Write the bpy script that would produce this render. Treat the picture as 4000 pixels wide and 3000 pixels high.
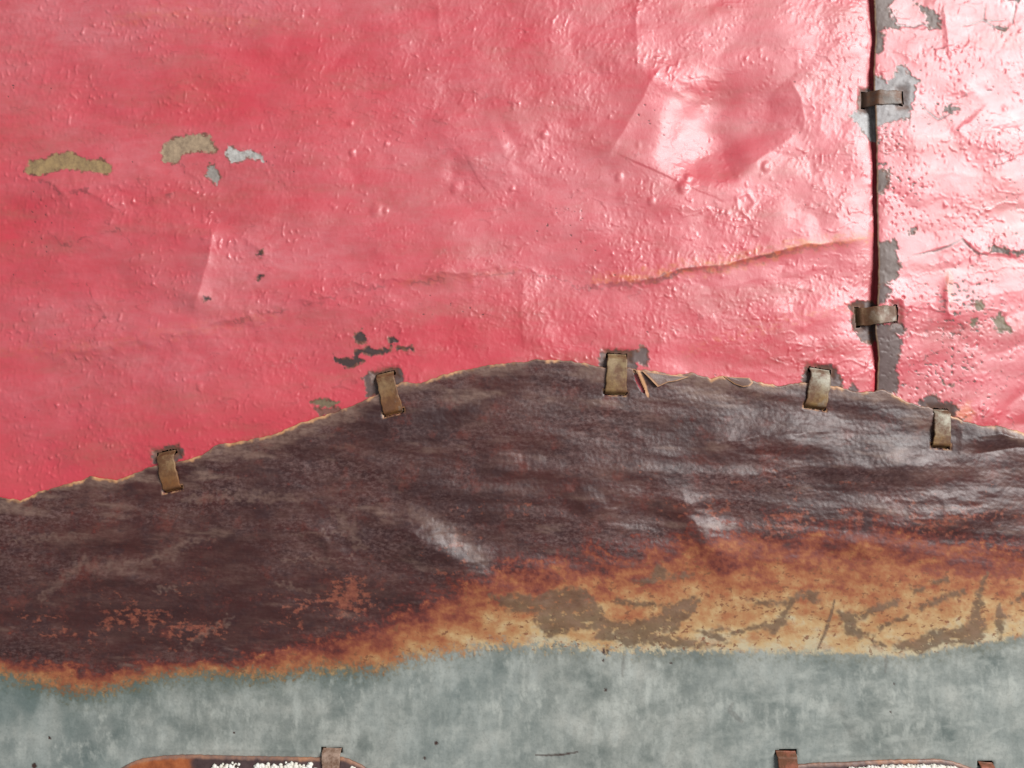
import bpy, bmesh, math, random
import numpy as np
from mathutils import Vector

# ------------------------------------------------------------------ scene, camera, light
scene = bpy.context.scene
for o in list(bpy.data.objects):
    bpy.data.objects.remove(o, do_unlink=True)
S = 0.5 / 4000.0            # metres per photo pixel on the wall plane: the view is 0.5 m wide
ZC = 1.30                   # height of the picture centre above the floor
LENS = 28.0
DIST = 0.5 * LENS / 36.0

cam_d = bpy.data.cameras.new('camera')
cam_d.lens = LENS; cam_d.sensor_width = 36.0; cam_d.clip_start = 0.01; cam_d.clip_end = 50
cam = bpy.data.objects.new('camera', cam_d)
scene.collection.objects.link(cam)
cam.location = (0, -DIST - 0.001, ZC)
cam.rotation_euler = (math.radians(90), 0, 0)
scene.camera = cam

world = bpy.data.worlds.new('World'); scene.world = world
world.use_nodes = True
bg = world.node_tree.nodes['Background']
bg.inputs[0].default_value = (0.93, 0.96, 1.0, 1); bg.inputs[1].default_value = 0.29

def area_light(name, loc, target, sx, sy, power, col):
    d = bpy.data.lights.new(name, 'AREA'); d.shape = 'RECTANGLE'; d.size = sx; d.size_y = sy
    d.energy = power; d.color = col
    o = bpy.data.objects.new(name, d); scene.collection.objects.link(o)
    o.location = loc
    o.rotation_euler = (Vector(target) - Vector(loc)).to_track_quat('-Z', 'Y').to_euler()
    return o
# one tall bright opening (daylight from a doorway) up and to the right of the photographer
area_light('doorway_light', (1.68, -2.05, ZC + 0.94), (0.05, 0, ZC), 1.3, 1.3, 112.0, (1.0, 0.985, 0.97))

scene.view_settings.view_transform = 'Standard'
scene.view_settings.look = 'None'
scene.view_settings.exposure = 0.0
scene.view_settings.gamma = 1.0
scene.view_settings.use_curve_mapping = False
scene.render.engine = 'CYCLES'
scene.render.resolution_x = 1024; scene.render.resolution_y = 768

rng = np.random.default_rng(11)
random.seed(5)
COL = scene.collection

# ------------------------------------------------------------------ numeric helpers
PERM = {}
def _tab(seed):
    if seed not in PERM:
        r = np.random.default_rng(seed)
        p = r.permutation(256).astype(np.int32); p = np.concatenate([p, p])
        a = r.random(256) * 2 * np.pi
        PERM[seed] = (p, np.cos(a).astype(np.float32), np.sin(a).astype(np.float32))
    return PERM[seed]
def perlin(x, y, seed):
    p, gx, gy = _tab(seed)
    x = np.asarray(x, np.float32); y = np.asarray(y, np.float32)
    xf = np.floor(x); yf = np.floor(y)
    fx = x - xf; fy = y - yf
    xi = xf.astype(np.int32) & 255; yi = yf.astype(np.int32) & 255
    u = fx * fx * fx * (fx * (fx * 6 - 15) + 10); v = fy * fy * fy * (fy * (fy * 6 - 15) + 10)
    x1 = (xi + 1) & 255; y1 = (yi + 1) & 255
    h00 = p[p[xi] + yi]; h10 = p[p[x1] + yi]; h01 = p[p[xi] + y1]; h11 = p[p[x1] + y1]
    n00 = gx[h00] * fx + gy[h00] * fy
    n10 = gx[h10] * (fx - 1) + gy[h10] * fy
    n01 = gx[h01] * fx + gy[h01] * (fy - 1)
    n11 = gx[h11] * (fx - 1) + gy[h11] * (fy - 1)
    a = n00 + u * (n10 - n00); b = n01 + u * (n11 - n01)
    return (a + v * (b - a)) * 1.5
def fbm(x, y, octv, seed, gain=0.5):
    s = 0; a = 1.0; f = 1.0; t = 0
    for i in range(octv):
        s = s + a * perlin(x * f + 17.3 * i, y * f - 9.1 * i, seed + i); t += a; a *= gain; f *= 2.03
    return s / t
def sstep(a, b, x):
    t = np.clip((x - a) / (b - a), 0, 1); return t * t * (3 - 2 * t)
def seg_dist(poly, x, y, closed=False):
    """distance to a polyline, and the signed side and arc position of the nearest segment"""
    P = np.asarray(poly, np.float32); n = len(P)
    best = np.full(x.shape, 1e9, np.float32); side = np.zeros_like(best); arc = np.zeros_like(best)
    L = 0.0; tot = 0.0
    segs = [(P[i], P[(i + 1) % n]) for i in range(n if closed else n - 1)]
    for a, b in segs: tot += float(np.hypot(*(b - a)))
    for a, b in segs:
        d = b - a; l2 = float(d @ d) + 1e-9
        t = np.clip(((x - a[0]) * d[0] + (y - a[1]) * d[1]) / l2, 0, 1)
        ex = x - (a[0] + t * d[0]); ey = y - (a[1] + t * d[1])
        dd = np.sqrt(ex * ex + ey * ey)
        m = dd < best
        best = np.where(m, dd, best)
        side = np.where(m, np.sign(d[0] * ey - d[1] * ex), side)
        arc = np.where(m, (L + t * math.sqrt(l2)) / tot, arc)
        L += math.sqrt(l2)
    return best, side, arc
def subset(poly, x, y, pad):
    P = np.asarray(poly, np.float32)
    return ((x > P[:, 0].min() - pad) & (x < P[:, 0].max() + pad) &
            (y > P[:, 1].min() - pad) & (y < P[:, 1].max() + pad))
def poly_sdf(poly, x, y):
    d, _, _ = seg_dist(poly, x, y, True)
    P = np.asarray(poly, np.float32); ins = np.zeros(x.shape, bool); n = len(P)
    for i in range(n):
        a = P[i]; b = P[(i + 1) % n]
        c = (a[1] > y) != (b[1] > y)
        xx = (b[0] - a[0]) * (y - a[1]) / (b[1] - a[1] + 1e-9) + a[0]
        ins ^= c & (x < xx)
    return np.where(ins, -d, d)
def crop(ox, oy, sc, pts):
    return [(ox + a * sc, oy + b * sc) for a, b in pts]
K = 1400 / 2212.0
K2 = 600 / 2212.0
K3 = 500 / 2212.0

# ------------------------------------------------------------------ the outlines of the sheets (photo pixels)
TOPX = [(-1700, 2260), (-900, 2110), (-300, 1990), (0, 1943), (82, 1956), (171, 1918), (272, 1892), (354, 1864), (456, 1877), (551, 1842),
        (595, 1822), (715, 1803), (791, 1779), (855, 1737), (949, 1725), (1076, 1699), (1171, 1658), (1234, 1633),
        (1317, 1612), (1400, 1575), (1471, 1548), (1510, 1520), (1572, 1497), (1642, 1500), (1730, 1468), (1825, 1446), (1933, 1427),
        (2015, 1421), (2110, 1408), (2230, 1411), (2338, 1434), (2471, 1443), (2540, 1449), (2629, 1468), (2708, 1459),
        (2777, 1481), (2821, 1472), (2929, 1484), (3037, 1510), (3144, 1497), (3265, 1510), (3315, 1529), (3353, 1538),
        (3442, 1525), (3549, 1576), (3619, 1592), (3727, 1633), (3803, 1662), (3885, 1665), (3961, 1687), (4000, 1703),
        (4500, 1850), (5700, 2140)]
TX = np.array([p[0] for p in TOPX], np.float32); TY = np.array([p[1] for p in TOPX], np.float32)
def brown_top(x):
    x = np.asarray(x, np.float32)
    return np.interp(x, TX, TY).astype(np.float32) + 5 * perlin(x / 34., x * 0 + .3, 91) + 2.5 * perlin(x / 13., x * 0 + .7, 92)
SEAM = [(-1300, 3385), (-200, 3405), (0, 3412), (160, 3421), (270, 3413), (350, 3413), (570, 3423), (700, 3425), (890, 3429), (1060, 3430),
        (1130, 3428), (1190, 3423), (1285, 3418), (1400, 3434), (1540, 3432), (1800, 3430), (2600, 3430)]
SEY = np.array([p[0] for p in SEAM], np.float32); SEX = np.array([p[1] for p in SEAM], np.float32)
def seam_x(y):
    y = np.asarray(y, np.float32)
    return np.interp(y, SEY, SEX).astype(np.float32) + 2.0 * perlin(y / 30., y * 0 + .2, 93)

# common slow warp of the whole wall piece, mm
def warp(x, y):
    return 1.5 * fbm(x / 1150. + 3.1, y / 900. + 1.7, 2, 21)

# ------------------------------------------------------------------ straps (ends in photo pixels)
STRAPS = [
    # a end, b end, width a, width b, label
    ((648, 1773), (677, 1911), 68, 70, 'leftmost tan metal strap joining the red sheet to the brown sheet'),
    ((1504, 1466), (1539, 1611), 70, 76, 'tilted tan metal strap just below the row of dark paint chips'),
    ((2411, 1392), (2404, 1535), 75, 84, 'upright tan metal strap beside the torn flap at the top of the brown mound'),
    ((3206, 1450), (3184, 1590), 80, 80, 'tan and silver metal strap just left of the foot of the vertical seam'),
    ((3671, 1608), (3664, 1742), 60, 66, 'narrow tan metal strap holding the brown edge near the right side'),
]
HSTRAPS = [
    ((3382, 386), (3518, 386), 56, 52, 'upper grey metal strap lying across the vertical seam'),
    ((3359, 1237), (3494, 1226), 72, 62, 'lower tan and silver metal strap lying across the vertical seam'),
]
BSTRAPS = [
    ((1298, 2928), (1300, 3090), 72, 66, 'brown metal strap over the top edge of the left crusted patch'),
    ((3069, 2940), (3072, 3090), 74, 74, 'red-brown metal strap at the left corner of the right crusted patch'),
    ((3836, 2974), (3830, 3110), 52, 52, 'small dark red metal strap at the right corner of the right crusted patch'),
]
def slot_sdf(x, y, cx, cy, dx, dy, hw, hl):
    """oriented box: dx,dy = strap direction; hw half width across the strap, hl half length along it"""
    a = (x - cx) * dx + (y - cy) * dy; b = -(x - cx) * dy + (y - cy) * dx
    qa = np.abs(a) - hl; qb = np.abs(b) - hw
    return np.maximum(qa, qb)
SLOTS = []
for A, B, wa, wb, _ in STRAPS + HSTRAPS + BSTRAPS:
    d = np.array(B, float) - np.array(A, float); d /= np.hypot(*d)
    SLOTS.append((A[0] - d[0] * 2, A[1] - d[1] * 2, d[0], d[1], wa / 2 + 3, 8))
    SLOTS.append((B[0] + d[0] * 0, B[1] + d[1] * 0, d[0], d[1], wb / 2 + 2, 7))
def slots(x, y, which=None):
    s = np.full(x.shape, 99., np.float32)
    for i, (cx, cy, dx, dy, hw, hl) in enumerate(SLOTS):
        m = (np.abs(x - cx) < 120) & (np.abs(y - cy) < 120)
        if m.any():
            s[m] = np.minimum(s[m], slot_sdf(x[m], y[m], cx, cy, dx, dy, hw, hl))
    return s

# ------------------------------------------------------------------ relief tools
def ridge(h, x, y, poly, amp, wl, wr, wob=6.0, seed=60):
    """crest along poly; flanks fall off over wl (left of travel) and wr (right)"""
    pad = 3.2 * max(wl, wr)
    m = subset(poly, x, y, pad)
    if not m.any(): return
    xs = x[m] + wob * perlin(x[m] / 60., y[m] / 60., seed); ys = y[m] + wob * perlin(x[m] / 60. + 9, y[m] / 60., seed + 1)
    d, s, t = seg_dist(poly, xs, ys)
    w = np.where(s > 0, wr, wl)
    taper = sstep(0, .25, t) * (1 - sstep(.75, 1, t))
    h[m] += amp * np.exp(-d / w) * taper * (1 - sstep(.75 * pad, pad, d))
def blob(h, x, y, cx, cy, rx, ry, amp, ang=0.0, power=1.0):
    r = 3 * max(rx, ry)
    m = (np.abs(x - cx) < r) & (np.abs(y - cy) < r)
    if not m.any(): return
    c, s = math.cos(ang), math.sin(ang)
    a = ((x[m] - cx) * c + (y[m] - cy) * s) / rx; b = (-(x[m] - cx) * s + (y[m] - cy) * c) / ry
    h[m] += amp * np.exp(-(a * a + b * b) ** power)
def patch(x, y, poly, soft=5., rag=7., seed=71, scale=22.):
    out = np.zeros(x.shape, np.float32)
    m = subset(poly, x, y, 40)
    if m.any():
        xs, ys = x[m], y[m]
        d = poly_sdf(poly, xs, ys) + rag * fbm(xs / scale, ys / scale, 2, seed)
        out[m] = 1 - sstep(-soft, soft, d)
    return out
def line_mask(x, y, poly, w, seed=75, wob=5., soft=.5):
    out = np.zeros(x.shape, np.float32)
    m = subset(poly, x, y, w * 3 + 30)
    if m.any():
        xs = x[m] + wob * fbm(x[m] / 25., y[m] / 25., 2, seed); ys = y[m] + wob * fbm(x[m] / 25. + 5, y[m] / 25., 2, seed + 3)
        d, _, t = seg_dist(poly, xs, ys)
        ww = w * (.55 + .45 * np.sin(np.pi * np.clip(t, .02, .98)))
        out[m] = 1 - sstep(ww * soft, ww, d)
    return out

# ------------------------------------------------------------------ mesh builder from a structured grid
def axis(a0, a, b, b1, fine, coarse):
    """coarse margin, fine inside a..b, coarse margin"""
    l = np.arange(a0, a, coarse); m = np.arange(a, b, fine); r = np.arange(b, b1 + coarse, coarse)
    return np.concatenate([l, m, r]).astype(np.float32)
def world_pts(x, y, h):
    v = np.empty(x.shape + (3,), np.float32)
    v[..., 0] = (x - 2000) * S; v[..., 1] = -h * 0.001; v[..., 2] = ZC + (1500 - y) * S
    return v
def grid_mesh(name, V, keep=None, attrs=None, colors=None, smooth=True):
    ny, nx = V.shape[:2]
    idx = np.arange(ny * nx, dtype=np.int32).reshape(ny, nx)
    a = idx[:-1, :-1]; b = idx[:-1, 1:]; c = idx[1:, 1:]; d = idx[1:, :-1]
    F = np.stack([a, d, c, b], -1).reshape(-1, 4)
    if keep is not None:
        k = keep[:-1, :-1] & keep[:-1, 1:] & keep[1:, 1:] & keep[1:, :-1]
        F = F[k.reshape(-1)]
    me = bpy.data.meshes.new(name)
    me.vertices.add(ny * nx); me.vertices.foreach_set('co', V.reshape(-1).astype(np.float32))
    nf = len(F)
    me.loops.add(nf * 4); me.loops.foreach_set('vertex_index', F.reshape(-1).astype(np.int32))
    me.polygons.add(nf)
    me.polygons.foreach_set('loop_start', np.arange(0, nf * 4, 4, dtype=np.int32))
    me.polygons.foreach_set('use_smooth', np.full(nf, smooth, bool))
    for k_, v_ in (attrs or {}).items():
        at = me.attributes.new(k_, 'FLOAT', 'POINT'); at.data.foreach_set('value', np.ascontiguousarray(v_, np.float32).reshape(-1))
    for k_, v_ in (colors or {}).items():
        at = me.attributes.new(k_, 'FLOAT_COLOR', 'POINT')
        c4 = np.ones(v_.shape[:2] + (4,), np.float32); c4[..., :3] = v_
        at.data.foreach_set('color', c4.reshape(-1))
    me.update(calc_edges=True); me.validate()
    return me
def link(name, me, mat, label=None, cat=None, group=None, parent=None, kind=None):
    o = bpy.data.objects.new(name, me); COL.objects.link(o)
    if mat: me.materials.append(mat)
    if parent: o.parent = parent
    if label: o['label'] = label
    if cat: o['category'] = cat
    if group: o['group'] = group
    if kind: o['kind'] = kind
    return o

# ------------------------------------------------------------------ materials
class NT:
    def __init__(self, name):
        self.m = bpy.data.materials.new(name); self.m.use_nodes = True
        self.t = self.m.node_tree; self.n = self.t.nodes; self.b = self.n['Principled BSDF']
        self.tc = self.n.new('ShaderNodeTexCoord')
    def put(self, sock, val):
        if isinstance(val, bpy.types.NodeSocket): self.t.links.new(val, sock)
        else: sock.default_value = val
    def attr(self, name, col=False):
        a = self.n.new('ShaderNodeAttribute'); a.attribute_name = name
        return a.outputs['Color'] if col else a.outputs['Fac']
    def noise(self, scale, detail=4, rough=.55, stretch=(1, 1, 1), rot=(0, 0, 0), dist=0.0):
        mp = self.n.new('ShaderNodeMapping'); mp.inputs['Scale'].default_value = stretch; mp.inputs['Rotation'].default_value = rot
        self.t.links.new(self.tc.outputs['Object'], mp.inputs[0])
        nz = self.n.new('ShaderNodeTexNoise'); nz.inputs['Scale'].default_value = scale
        nz.inputs['Detail'].default_value = detail; nz.inputs['Roughness'].default_value = rough
        nz.inputs['Distortion'].default_value = dist
        self.t.links.new(mp.outputs[0], nz.inputs['Vector'])
        return nz.outputs['Fac']
    def ramp(self, fac, stops):
        r = self.n.new('ShaderNodeValToRGB'); self.put(r.inputs[0], fac)
        e = r.color_ramp.elements
        while len(e) < len(stops): e.new(0.5)
        for el, (p, c) in zip(e, stops):
            el.position = p; el.color = (c, c, c, 1) if not isinstance(c, tuple) else (*c, 1)
        return r.outputs[0]
    def mix(self, fac, a, b):
        n = self.n.new('ShaderNodeMix'); n.data_type = 'RGBA'
        self.put(n.inputs[0], fac)
        for s_, v in ((n.inputs[6], a), (n.inputs[7], b)):
            self.put(s_, (*v, 1) if isinstance(v, tuple) else v)
        return n.outputs[2]
    def math(self, op, a, b=0.0, clamp=False):
        n = self.n.new('ShaderNodeMath'); n.operation = op; n.use_clamp = clamp
        self.put(n.inputs[0], a); self.put(n.inputs[1], b); return n.outputs[0]
    def bump(self, height, strength, dist, normal=None):
        n = self.n.new('ShaderNodeBump'); n.inputs['Strength'].default_value = strength; n.inputs['Distance'].default_value = dist
        self.put(n.inputs['Height'], height)
        if normal is not None: self.put(n.inputs['Normal'], normal)
        return n.outputs[0]
    def out(self, **kw):
        names = dict(color='Base Color', rough='Roughness', spec='Specular IOR Level', metal='Metallic', normal='Normal', coat='Coat Weight', coatr='Coat Roughness')
        for k, v in kw.items():
            self.put(self.b.inputs[names[k]], (*v, 1) if isinstance(v, tuple) else v)
        return self.m

def red_paint():
    t = NT('red_paint')
    n1 = t.noise(9, 5, .6, (1, 1, 2.2)); n2 = t.noise(60, 5, .65, (1, 1, 1.8)); n3 = t.noise(420, 3, .6)
    red = t.ramp(n1, [(.3, (.51, .030, .046)), (.52, (.56, .037, .060)), (.72, (.58, .054, .070))])
    red = t.mix(t.ramp(n2, [(.46, 0.), (.72, .6)]), red, (.40, .040, .040))
    # thin brown dirt film in streaks
    dirt = t.math('MULTIPLY', t.ramp(t.noise(16, 6, .6, (1, 1, 4.5), (0, math.radians(-6), 0)), [(.48, 0.), (.70, .75)]), t.ramp(n3, [(.3, .4), (.7, 1.)]))
    red = t.mix(dirt, red, (.36, .085, .06))
    chalk_haze = t.math('MULTIPLY', t.ramp(t.noise(7, 7, .62, (1, 1, 2.6), (0, math.radians(-8), 0)), [(.36, 0.), (.66, 1.)]), t.ramp(t.noise(90, 6, .7, (1, 1, 2.5)), [(.3, .35), (.65, .8)]))  # chalky weathering plus pale reflection haze, painted into the red
    red = t.mix(t.math('MULTIPLY', chalk_haze, t.attr('chalk_haze')), red, (.58, .170, .190))
    red = t.mix(t.attr('stain'), red, t.ramp(n2, [(.3, (.30, .055, .025)), (.46, (.55, .10, .028)), (.6, (.60, .19, .07)), (.75, (.30, .075, .035))]))
    red = t.mix(t.attr('crack_fold_shade'), red, (.16, .035, .035))  # dark cracks, plus shade painted under the folds
    bare = t.mix(t.ramp(t.noise(300, 4, .7), [(.35, 0.), (.7, .55)]), t.attr('barecol', True), (.075, .045, .038))
    col = t.mix(t.attr('chip'), red, bare)
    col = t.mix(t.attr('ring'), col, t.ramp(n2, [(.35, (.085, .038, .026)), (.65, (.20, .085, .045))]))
    ro = t.math('ADD', t.ramp(n2, [(.3, .38), (.7, .50)]), t.math('MULTIPLY', chalk_haze, .10))
    ro = t.mix(t.attr('chip'), ro, (.46, .46, .46))
    b = t.bump(t.noise(900, 3, .6), .22, .00012)
    b = t.bump(t.noise(380, 4, .65, (1, 1, .65), (0, math.radians(25), 0)), .14, .0005, b)
    return t.out(color=col, rough=ro, spec=t.mix(t.attr('chip'), (1., 1., 1.), (.36, .36, .36)), normal=b, coat=t.math('SUBTRACT', .20, t.math('MULTIPLY', t.attr('chip'), .2)), coatr=.18)

def rust_sheet():
    t = NT('rusted_galvanised')
    tt = t.attr('rust_t')                        # 0 brown ... 0.5 orange ... 1 bare zinc
    fine = t.noise(520, 4, .7); med = t.noise(130, 5, .65, (1, 1, 1.6)); big = t.noise(22, 5, .6, (1, 1, 2.6))
    wv = t.math('ADD', tt, t.math('MULTIPLY', t.math('SUBTRACT', fine, .5), .10))
    iron = t.ramp(wv, [(0., (.062, .017, .014)), (.20, (.066, .014, .012)), (.34, (.14, .028, .020)), (.46, (.22, .060, .034)),
                       (.58, (.32, .118, .052)), (.72, (.385, .205, .092)), (.84, (.46, .31, .155)), (.96, (.45, .38, .25))])
    # brown oxide film: lighter taupe smears and near-black spots
    bz = t.math('SUBTRACT', 1., t.ramp(tt, [(.12, 0.), (.40, 1.)]))
    smear = t.math('MULTIPLY', t.ramp(t.noise(36, 10, .74, (1, 1, 3.6), (0, math.radians(7), 0)), [(.46, 0.), (.70, .8)]), bz)
    iron = t.mix(smear, iron, (.150, .080, .064))
    deep = t.math('MULTIPLY', t.ramp(t.noise(13, 7, .66, (1, 1, 2.4), (0, math.radians(6), 0)), [(.42, 0.), (.60, .95)]), bz)
    deep = t.math('MAXIMUM', deep, t.math('MULTIPLY', t.math('MULTIPLY', t.attr('dark_left'), .62), bz))  # lower left darkened in colour for the dark reflection there
    iron = t.mix(deep, iron, (.030, .0075, .0075))
    spots = t.math('MULTIPLY', t.ramp(med, [(.50, 0.), (.66, .8)]), bz)
    iron = t.mix(spots, iron, (.036, .012, .013))
    patchy = t.ramp(t.noise(17, 8, .68, (1, 1, 2.0), (0, math.radians(5), 0)), [(.42, 0.), (.58, 1.)])
    patchy = t.math('MULTIPLY', patchy, t.math('SUBTRACT', 1., t.attr('dark_left')))
    iron = t.mix(t.math('MULTIPLY', t.math('MULTIPLY', t.ramp(t.noise(430, 5, .72, (1, 1, 1.7)), [(.44, 0.), (.72, .62)]), patchy), bz), iron, (.225, .135, .125))
    iron = t.mix(t.math('MULTIPLY', t.ramp(t.noise(70, 7, .72), [(.55, 0.), (.70, .55)]), bz), iron, (.17, .036, .024))
    iron = t.mix(t.attr('fleck'), iron, t.ramp(fine, [(.35, (.20, .045, .028)), (.65, (.38, .12, .065))]))
    pit = t.math('MULTIPLY', t.ramp(t.noise(330, 3, .6, (1, 1, 1.4)), [(.58, 0.), (.66, .85)]), t.ramp(tt, [(.38, 0.), (.5, 1.)]))
    iron = t.mix(pit, iron, (.17, .070, .036))
    iron = t.mix(t.math('MULTIPLY', t.ramp(med, [(.50, 0.), (.70, .6)]), t.ramp(tt, [(.42, 0.), (.55, 1.)])), iron, (.30, .100, .045))
    iron = t.mix(t.attr('film_sheen'), iron, t.ramp(med, [(.3, (.15, .085, .066)), (.7, (.22, .135, .105))]))  # oxide film, with sheen streaks painted along the folds
    # zinc with washed vertical runs
    run = t.noise(150, 5, .6, (1.0, 1, .33)); mot = t.noise(40, 8, .68, (.8, 1, 1)); cool = t.noise(6, 3, .5)
    zc = t.ramp(mot, [(.34, (.110, .130, .120)), (.5, (.225, .240, .218)), (.66, (.375, .378, .340))])
    zc = t.mix(t.math('MULTIPLY', t.ramp(run, [(.46, 0.), (.72, .9)]), t.ramp(mot, [(.36, .15), (.6, 1.)])), zc, (.38, .40, .37))
    zc = t.mix(t.ramp(t.noise(120, 5, .65), [(.48, 0.), (.72, .5)]), zc, (.20, .215, .20))
    zc = t.mix(t.ramp(cool, [(.42, 0.), (.62, .35)]), zc, (.165, .215, .215))
    zc = t.mix(t.attr('drip'), zc, (.42, .435, .395))
    zc = t.mix(t.ramp(t.noise(700, 3, .6), [(.5, 0.), (.75, .35)]), zc, (.13, .14, .13))
    zc = t.mix(t.attr('teal'), zc, (.075, .115, .110))
    zc = t.mix(t.attr('olive'), zc, (.085, .075, .032))
    zc = t.mix(t.attr('zspot'), zc, (.05, .026, .022))
    col = t.mix(t.attr('zinc'), iron, zc)
    col = t.mix(t.attr('splotch'), col, t.ramp(med, [(.28, (.080, .045, .028)), (.5, (.125, .076, .048)), (.72, (.185, .120, .082))]))
    col = t.mix(t.attr('rim'), col, t.ramp(t.noise(200, 3, .6), [(.3, (.40, .19, .075)), (.7, (.66, .36, .19))]))
    ro = t.mix(t.math('MAXIMUM', t.attr('zinc'), t.ramp(tt, [(.25, 0.), (.48, 1.)])), t.ramp(med, [(.3, .38), (.7, .52)]), (.62, .62, .62))
    dull = t.math('MAXIMUM', t.attr('zinc'), t.ramp(tt, [(.25, 0.), (.48, 1.)]))
    sp = t.mix(dull, (.52, .52, .52), (.22, .22, .22))
    b = t.bump(fine, .45, .00022)
    b = t.bump(med, .18, .0006, b)
    return t.out(color=col, rough=ro, spec=sp, normal=b)

def strap_metal(name, top, bottom, gloss=.42):
    t = NT(name)
    n = t.noise(120, 5, .65); f = t.noise(500, 3, .6)
    g = t.attr('along')
    col = t.mix(t.ramp(t.math('ADD', g, t.math('MULTIPLY', t.math('SUBTRACT', n, .5), .9)), [(.25, 0.), (.80, 1.)]), top, bottom)
    col = t.mix(t.ramp(t.noise(170, 6, .7), [(.41, 0.), (.58, .9)]), col, (.120, .048, .020))
    col = t.mix(t.ramp(f, [(.5, 0.), (.75, .5)]), col, (.10, .055, .028))
    col = t.mix(t.ramp(n, [(.60, 0.), (.74, .5)]), col, (.30, .27, .22))
    return t.out(color=col, rough=gloss + .12, spec=.45, metal=.1, normal=t.bump(n, .5, .0007))

M_RED = red_paint()
M_RUST = rust_sheet()
M_TAN = strap_metal('tan_tin', (.24, .145, .070), (.20, .082, .026))
M_TAN2 = strap_metal('olive_tin', (.25, .17, .085), (.23, .135, .055))
M_SILV = strap_metal('silvery_tin', (.33, .30, .23), (.22, .125, .045), .40)
M_GREY = strap_metal('grey_tin', (.11, .075, .055), (.22, .20, .185), .42)
M_SILV2 = strap_metal('worn_tin', (.20, .12, .06), (.34, .30, .25), .40)
M_REDB = strap_metal('red_brown_tin', (.30, .10, .060), (.26, .075, .035))
M_BRN = strap_metal('brown_tin', (.36, .25, .19), (.20, .095, .035))

def patch_mat():
    t = NT('crusted_iron')
    n = t.noise(150, 5, .65)
    o = t.ramp(n, [(.3, (.20, .050, .016)), (.55, (.36, .100, .030)), (.8, (.45, .17, .065))])
    d = t.ramp(n, [(.3, (.040, .020, .020)), (.7, (.085, .050, .050))])
    col = t.mix(t.attr('orange'), d, o)
    col = t.mix(t.attr('rim'), col, t.ramp(n, [(.35, (.16, .10, .09)), (.7, (.42, .20, .11))]))
    return t.out(color=col, rough=.45, spec=.5, normal=t.bump(n, .4, .0006))
def crust_mat():
    t = NT('white_crust')
    n = t.noise(300, 4, .6)
    col = t.ramp(n, [(.3, (.62, .58, .48)), (.6, (.80, .78, .72))])
    return t.out(color=col, rough=.8, spec=.3, normal=t.bump(n, .5, .0006))
M_PATCH = patch_mat(); M_CRUST = crust_mat()
def dark_mat():
    t = NT('dark_board')
    n = t.noise(40, 5, .6)
    return t.out(color=t.ramp(n, [(.3, (.018, .012, .010)), (.7, (.035, .024, .02))]), rough=.85)
M_DARK = dark_mat()

# ------------------------------------------------------------------ the setting: the board the sheets hang on
bm = bmesh.new()
bmesh.ops.create_cube(bm, size=1.0)
for v in bm.verts: v.co = Vector((v.co.x * 1.2, v.co.y * 0.018 + 0.022, v.co.z * 0.95 + ZC))
bmesh.ops.bevel(bm, geom=bm.edges[:], offset=.002, segments=2, affect='EDGES')
me = bpy.data.meshes.new('backing_board'); bm.to_mesh(me); bm.free()
link('backing_board', me, M_DARK, 'dark backing board behind the metal sheets', 'board', kind='structure')

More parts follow.
